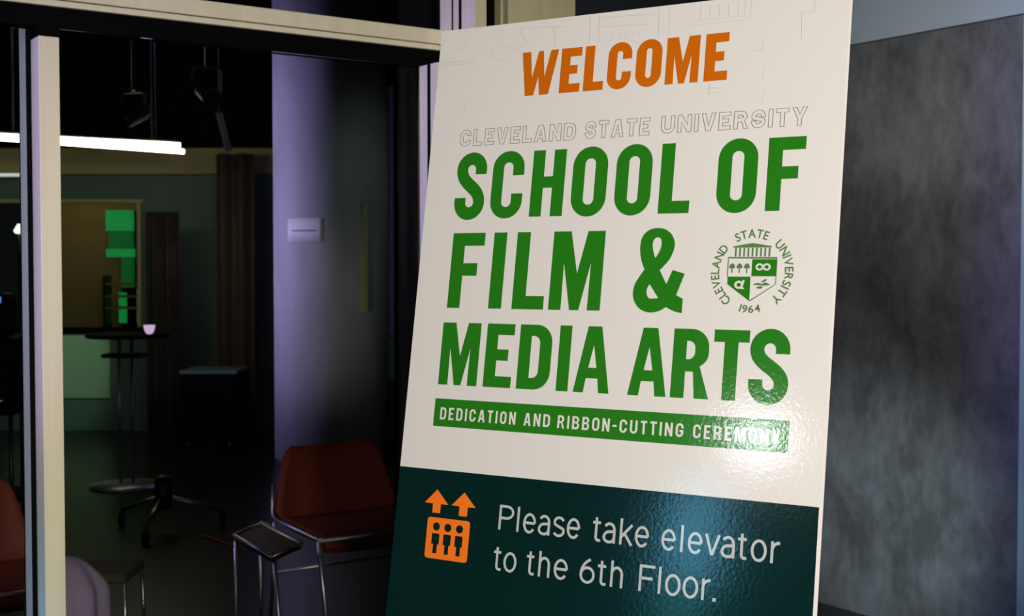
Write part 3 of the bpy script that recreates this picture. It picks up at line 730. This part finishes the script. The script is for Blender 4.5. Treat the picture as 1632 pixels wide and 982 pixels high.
# notice on the column, a curved sheet
nt_ = empty('paper_notice', (CX, CY, 0)); tag(nt_, 'white landscape paper notice taped to the round column', 'notice')
def sheet(a0, a1, z0, z1, r): return lambda u, v: Vector((r*sin(a0+(a1-a0)*u), -r*cos(a0+(a1-a0)*u), z0+(z1-z0)*v))
aN = math.asin(-0.273/0.45)+0.08
A0, A1 = -0.66, -0.015
mb = MB(); mb.grid(sheet(A0, A1, 1.693, 1.870, CR+0.004), 16, 2, -0.001); mb.build('sheet', M['paper'], nt_)
mb = MB(); mb.grid(sheet(A0+.10, A1-.09, 1.772, 1.781, CR+0.0062), 16, 1, -0.0005); mb.build('printed_line', M['ink'], nt_)
# khaki strip standing in for a blurred reflection in the glass
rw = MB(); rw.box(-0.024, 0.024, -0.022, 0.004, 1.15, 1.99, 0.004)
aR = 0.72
o = rw.build('reflection_strip', M['khaki'], None, (CX+sin(aR)*CR, CY-cos(aR)*CR, 0), aR); tag(o, 'narrow khaki strip standing in for a reflection, upright on the dark side of the column', 'reflection_strip')

# lit tubes built where the glass reflects hallway lights
def tube_reflection(p, q, label, r=0.017):
    root = empty('reflected_tube', ((p+q)/2)); c = (p+q)/2
    tag(root, label, 'lamp', 'lit tubes standing in for reflected hallway lights')
    d = (q-p).normalized()
    mb = MB(); mb.tube([p-c, q-c], r, 12); mb.build('diffuser', M['tube'], root)
    up = Vector((0, 0, r+0.012)); mb = MB(); mb.tube([p-c+up, q-c+up], 0.0115, 8); mb.build('housing', M['blackmetal'], root)
    for t in (0.15, 0.85):
        a = (p-c)*(1-t)+(q-c)*t; mb = MB(); mb.tube([a+up, Vector((a.x, a.y, 4.19-c.z))], 0.003, 6); mb.build('cord', M['blackmetal'], root)
tube_reflection(px(-30, 215.0, 8.70), px(287, 231.5, 9.30), 'upper of the two long lit tubes standing in for reflected hallway lights')
tube_reflection(px(-30, 217.5, 8.95), px(293, 241.5, 9.85), 'lower of the two long lit tubes standing in for reflected hallway lights')
sl = empty('lit_trim_strip', (-4.45, BY-0.10, 2.34)); tag(sl, 'thin white trim strip with painted-in glow under the khaki band seen in the left pane', 'lamp')  # white trim that catches light, built as a glowing strip
mb = MB(); mb.box(-0.6, 0.07, -0.02, 0.02, -0.018, 0.010, 0.003); mb.build('diffuser', M['whitestrip'], sl)
mb = MB(); mb.box(-0.6, 0.07, 0.021, 0.068, -0.02, 0.012); mb.build('housing', M['blackmetal'], sl)

# green lit panel and shelf rack beyond the opening
gp = empty('light_panel', (-3.76, 12.5, 0)); tag(gp, 'upright green glowing light panel beyond the studio opening', 'light')
for b6 in ((-0.24, 0.03, 1.86, 2.06), (-0.24, 0.04, 1.60, 1.68), (-0.12, -0.05, 0.951, 1.25), (0.06, 0.12, 0.951, 1.28)):
    mb = MB(); mb.box(b6[0], b6[1], -0.02, 0.02, b6[2], b6[3]); mb.build('lit_face', M['greenled'], gp)
mb = MB(); mb.box(-0.10, 0.14, 0.025, 0.05, 0.03, 2.055).box(-0.20, 0.24, -0.15, 0.2, 0.0, 0.0299); mb.build('stand', M['black'], gp)
mb = MB(); mb.box(-0.21, 0.03, -0.02, 0.02, 1.681, 1.859); mb.build('lit_face', M['greendim'], gp)
mb = MB(); mb.box(-0.09, 0.03, -0.02, 0.02, 1.30, 1.599); mb.build('lit_face', M['greendim'], gp)
sh = empty('shelf_rack', (-3.55, 12.15, 0)); tag(sh, 'small rack of amber shelves in front of the green light', 'shelf')
for z in (1.10, 1.21, 1.33):
    mb = MB(); mb.box(-0.33, 0.30, -0.1, 0.1, z, z+0.022); mb.build('shelf', M['shelfwood'], sh)
mb = MB()
for x in (-0.335, 0.305): mb.box(x-0.012, x+0.012, -0.1, 0.1, 0.0, 1.42)
mb.build('upright', M['blackmetal'], sh)
area('alcove_light', (-4.3, 12.3, 2.5), (-4.2, 13.0, 1.2), 0.6, 0.2, 2.2, (1.0, 0.85, 0.45))

# bar table, cup on it
bt = empty('bar_table', (-2.62, 8.62, 0)); tag(bt, 'tall dark bar table on twin posts with a brassy base in yellow light', 'table')
mb = MB(); mb.lathe([(0.27, 1.02), (0.28, 1.028), (0.28, 1.042), (0.272, 1.05)], 40); mb.build('tabletop', M['black'], bt)
for x in (-0.06, 0.026):
    mb = MB(); mb.tube([(x, 0, 0.031), (x, 0, 1.019)], 0.011); mb.build('post', M['steel'], bt)
mb = MB(); mb.box(-0.16, 0.11, -0.08, 0.08, 0.885, 0.91); mb.build('shelf', M['black'], bt)
mb = MB(); mb.lathe([(0.26, 0.0), (0.26, 0.012), (0.06, 0.03)], 40); mb.build('base', M['steel'], bt)
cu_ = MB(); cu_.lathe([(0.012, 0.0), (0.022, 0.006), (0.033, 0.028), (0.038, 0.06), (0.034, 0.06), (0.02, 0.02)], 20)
o = cu_.build('cup', M['cup'], None, (px(238, 529, 8.50).x, 8.50, 1.0505)); tag(o, 'small pinkish cup, brightened by emission, standing on the bar table', 'cup')

# lamp on a stand in the left pane
ls = empty('studio_lamp', (px(33, 500, 7.6).x, 7.6, 0)); tag(ls, 'small white glowing lamp on a black stand in the left pane', 'lamp')
zl = px(33, 366, 7.6).z
mb = MB(); mb.tube([(0, 0, 0.02), (0, 0, zl-0.03)], 0.014); mb.build('pole', M['blackmetal'], ls)
mb = MB(); mb.lathe([(0.19, 0.0), (0.19, 0.012), (0.02, 0.022)], 28); mb.build('base', M['blackmetal'], ls)
mb = MB(); mb.tube([(-0.028, -0.004, zl-0.012), (0.004, -0.004, zl+0.005), (0.018, -0.004, zl+0.005)], [0.012, 0.034, 0.030], 14); mb.build('lamp_head', M['lampface'], ls)

# black equipment cart in the left pane
ct = empty('equipment_cart', (px(-6, 600, 7.0).x, 7.0, 0)); tag(ct, 'black equipment cart with small painted blue glint at the left picture edge', 'cart')
for z in (0.70, 0.21):
    mb = MB(); mb.box(-0.2, 0.165, -0.2, 0.2, z, z+0.04, 0.004); mb.build('tray', M['black'], ct)
for x in (-0.185, 0.15):
    for y in (-0.185, 0.185):
        mb = MB(); mb.tube([(x, y, 0.06), (x, y, 0.699)], 0.012); mb.build('leg', M['blackmetal'], ct)
        mb = MB(); mb.tube([(x-0.012, y, 0.0305), (x+0.012, y, 0.0305)], 0.03, 14); mb.build('caster', M['blackmetal'], ct)
cs = empty('equipment_case', (ct.location.x, 7.0, 0.7405)); tag(cs, 'black case with a blue indicator resting on the cart', 'case')
mb = MB(); mb.box(-0.18, 0.145, -0.16, 0.16, 0.0, 0.38, 0.02).box(-0.12, 0.09, -0.1, 0.1, 0.381, 0.62, 0.03); mb.build('case_body', M['black'], cs)
mb = MB(); mb.box(0.035, 0.075, -0.118, -0.101, 0.565, 0.600, 0.004); mb.build('glint', M['blueglint'], cs)  # glowing patch painted in for a blue glint on the dark gear
mb = MB(); mb.tube(smooth_path([(0.02, -0.161, 0.03), (0.02, -0.20, 0.04), (0.11, -0.20, 0.04), (0.11, -0.161, 0.03)], 0.02), 0.007); mb.build('handle', M['chrome'], cs)

# road case by the back wall
rc = empty('road_case', (-2.42, 10.6, 0)); tag(rc, 'black road case standing against the dark back of the studio', 'case')
mb = MB(); mb.box(-0.30, 0.16, -0.25, 0.25, 0.07, 0.62, 0.008); mb.build('case_body', M['black'], rc)
mb = MB(); mb.box(-0.305, 0.165, -0.255, 0.255, 0.622, 0.652, 0.006); mb.build('lid', M['teal'], rc)
for x in (-0.24, 0.10):
    for y in (-0.2, 0.2):
        mb = MB(); mb.tube([(x-0.015, y, 0.035), (x+0.015, y, 0.035)], 0.035, 14); mb.build('caster', M['blackmetal'], rc)
# rolling tripod dolly and orange cable
dl = empty('camera_dolly', (-1.98, 7.15, 0)); tag(dl, 'low dark wheeled camera dolly on the studio floor behind the glass', 'dolly')
mb = MB(); mb.lathe([(0.03, 0.12), (0.05, 0.14), (0.05, 0.30), (0.02, 0.32)], 18); mb.build('hub', M['blackmetal'], dl)
for k, a in enumerate((0.5, 2.6, 4.7)):
    e = Vector((0.34*cos(a), 0.34*sin(a), 0.09)); mb = MB(); mb.tube([(0, 0, 0.2), e], 0.016); mb.build('arm', M['steel'], dl)
    mb = MB(); mb.tube([(e.x-0.012, e.y, 0.04), (e.x+0.012, e.y, 0.04)], 0.04, 14); mb.build('caster', M['blackmetal'], dl)
mb = MB(); mb.tube([(px(330, 845, 7.1).x, 7.0, 0.006), (px(345, 852, 7.0).x, 6.92, 0.006), (px(360, 858, 7).x, 6.85, 0.006), (px(380, 864, 6.9).x, 6.76, 0.006)], 0.006, 8)
o = mb.build('cable', M['orangecable']); tag(o, 'short orange cable lying on the dark studio floor', 'cable')

# drapes
def drape(x0, x1, Y, z0, z1, folds, amp_, m, label, ph=0.0):
    o = MB().grid(lambda u, v: Vector(((x0-x1)/2*(1-2*u)*(1), amp_*sin(folds*2*pi*u+ph)*(0.6+0.4*v), z0+(z1-z0)*v)), int(folds*14), 4, 0.008).build('drape', m, None, ((x0+x1)/2, Y, 0))
    return tag(o, label, 'curtain')
drape(px(232, 400, 11.0).x, px(286, 400, 11.0).x, 11.0, 0.01, 1.98, 2.5, 0.05, M['darkbrown'], 'dark brown hanging drape right of the studio opening', 0.6)
drape(px(345, 400, 11.2).x, px(404, 400, 11.2).x, 11.2, 0.01, 2.50, 2, 0.05, M['brown'], 'brown drape with a warm lit edge left of the column', 2.2)
drape(px(612, 400, 11.2).x, px(720, 400, 11.2).x, 11.2, 0.01, 3.1, 5, 0.04, M['darkdrape'], 'dark grey drape in folds right of the column')
# cabinet made up to carry a bluish patch of light as door colour
bc = empty('storage_cabinet', (px(650, 560, 10.9).x, 10.75, 0)); tag(bc, 'cabinet with a painted blue patch of light seen between the column and the poster', 'cabinet')
mb = MB(); mb.box(-0.17, 0.2, -0.2, 0.2, 0.03, 0.92, 0.006); mb.build('body', M['darkdrape'], bc)
mb = MB(); mb.box(-0.165, 0.195, -0.215, -0.201, 0.56, 0.915, 0.004); mb.build('door', M['bluelight'], bc)
mb = MB(); mb.box(-0.165, 0.195, -0.215, -0.201, 0.05, 0.545, 0.004); mb.build('drawer', M['darkdrape'], bc)
mb = MB(); mb.box(-0.15, 0.18, -0.17, 0.17, 0.0, 0.029); mb.build('plinth', M['black'], bc)

# cloth covered stool and the olive stool beyond it, behind the door glass
dc = empty('draped_cloth', (px(106, 940, 3.6).x, 3.6, 0))
def cloth(u, v):
    a = 2*pi*u
    if v < 0.4:
        t = v/0.4; r = 0.004 + 0.106*t**0.85; zz = 0.585 + 0.088*(1-t**1.6)
    else:
        t = (v-0.4)/0.6; r = 0.110 + 0.012*t; zz = 0.585*(1-t)**0.9
    r *= 1 + 0.07*min(1, v*2)*sin(9*a+0.7) + 0.04*min(1, v*3)*sin(5*a)
    return Vector((r*cos(a), r*sin(a), zz))
mb = MB(); mb.grid(cloth, 96, 24, 0.0); bmesh.ops.remove_doubles(mb.bm, verts=mb.bm.verts, dist=1e-4)
o = mb.build('fabric', M['purplecloth'], dc); tag(dc, 'mauve cloth gathered in folds low behind the door glass', 'cloth')
st = empty('stool', (px(180, 915, 5.0).x, 5.0, 0)); tag(st, 'low stool with olive seat beside the mauve cloth', 'stool')
mb = MB(); mb.box(-0.14, 0.09, -0.13, 0.13, 0.27, 0.31, 0.012); mb.build('seat', M['olive'], st)
for x in (-0.125, 0.08):
    for y in (-0.115, 0.115):
        mb = MB(); mb.tube([(x, y, 0.27), (x*1.1, y*1.1, 0.0)], 0.008); mb.build('leg', M['chrome'], st)

# stage lamps hung from the black ceiling
def stage_lamp(p, yaw, label, drop):
    root = empty('stage_lamp', p, yaw); tag(root, label, 'lamp')
    mb = MB(); mb.tube([(0, 0, 0.16), (0, 0, 4.19-p.z)], 0.012); mb.build('hanger', M['blackmetal'], root)
    mb = MB(); mb.tube(smooth_path([(-0.09, 0, 0.0), (-0.09, 0, 0.15), (0.09, 0, 0.15), (0.09, 0, 0.0)], 0.03), 0.008); mb.build('yoke', M['blackmetal'], root)
    mb = MB(); mb.tube([(0, 0.14, 0.05), (0, 0.10, 0.04), (0, -0.08, -0.03), (0, -0.13, -0.05)], [0.03, 0.05, 0.055, 0.06], 18); mb.build('lamp_body', M['blackmetal'], root)
    mb = MB(); mb.tube([(0, -0.131, -0.0505), (0, -0.136, -0.0525)], 0.05, 18); mb.build('lens', M['blackgloss'], root)
stage_lamp(px(330, 148, 7.6), 0.5, 'black stage lamp hanging high left of the column', 0)
stage_lamp(px(213, 185, 8.0), -0.4, 'black stage lamp hanging on a pole above the long lit tubes', 0)
hb = MB(); p0 = px(349, 180, 8.2); p1 = px(364, 240, 8.2)
hb.grid(lambda u, v: Vector((-0.02+0.045*u + 0.06*(1-v)-0.03, 0.01*sin(6*u), -0.125+0.25*v)), 6, 6, 0.004)
hb.tube([(-0.03, 0, 0.12), (-0.03, 0, 4.19-(p0.z+p1.z)/2)], 0.003, 6)
o = hb.build('banner', M['purplecloth'], None, (p0+p1)/2); tag(o, 'small purple cloth strip hanging high in the dark studio', 'cloth')
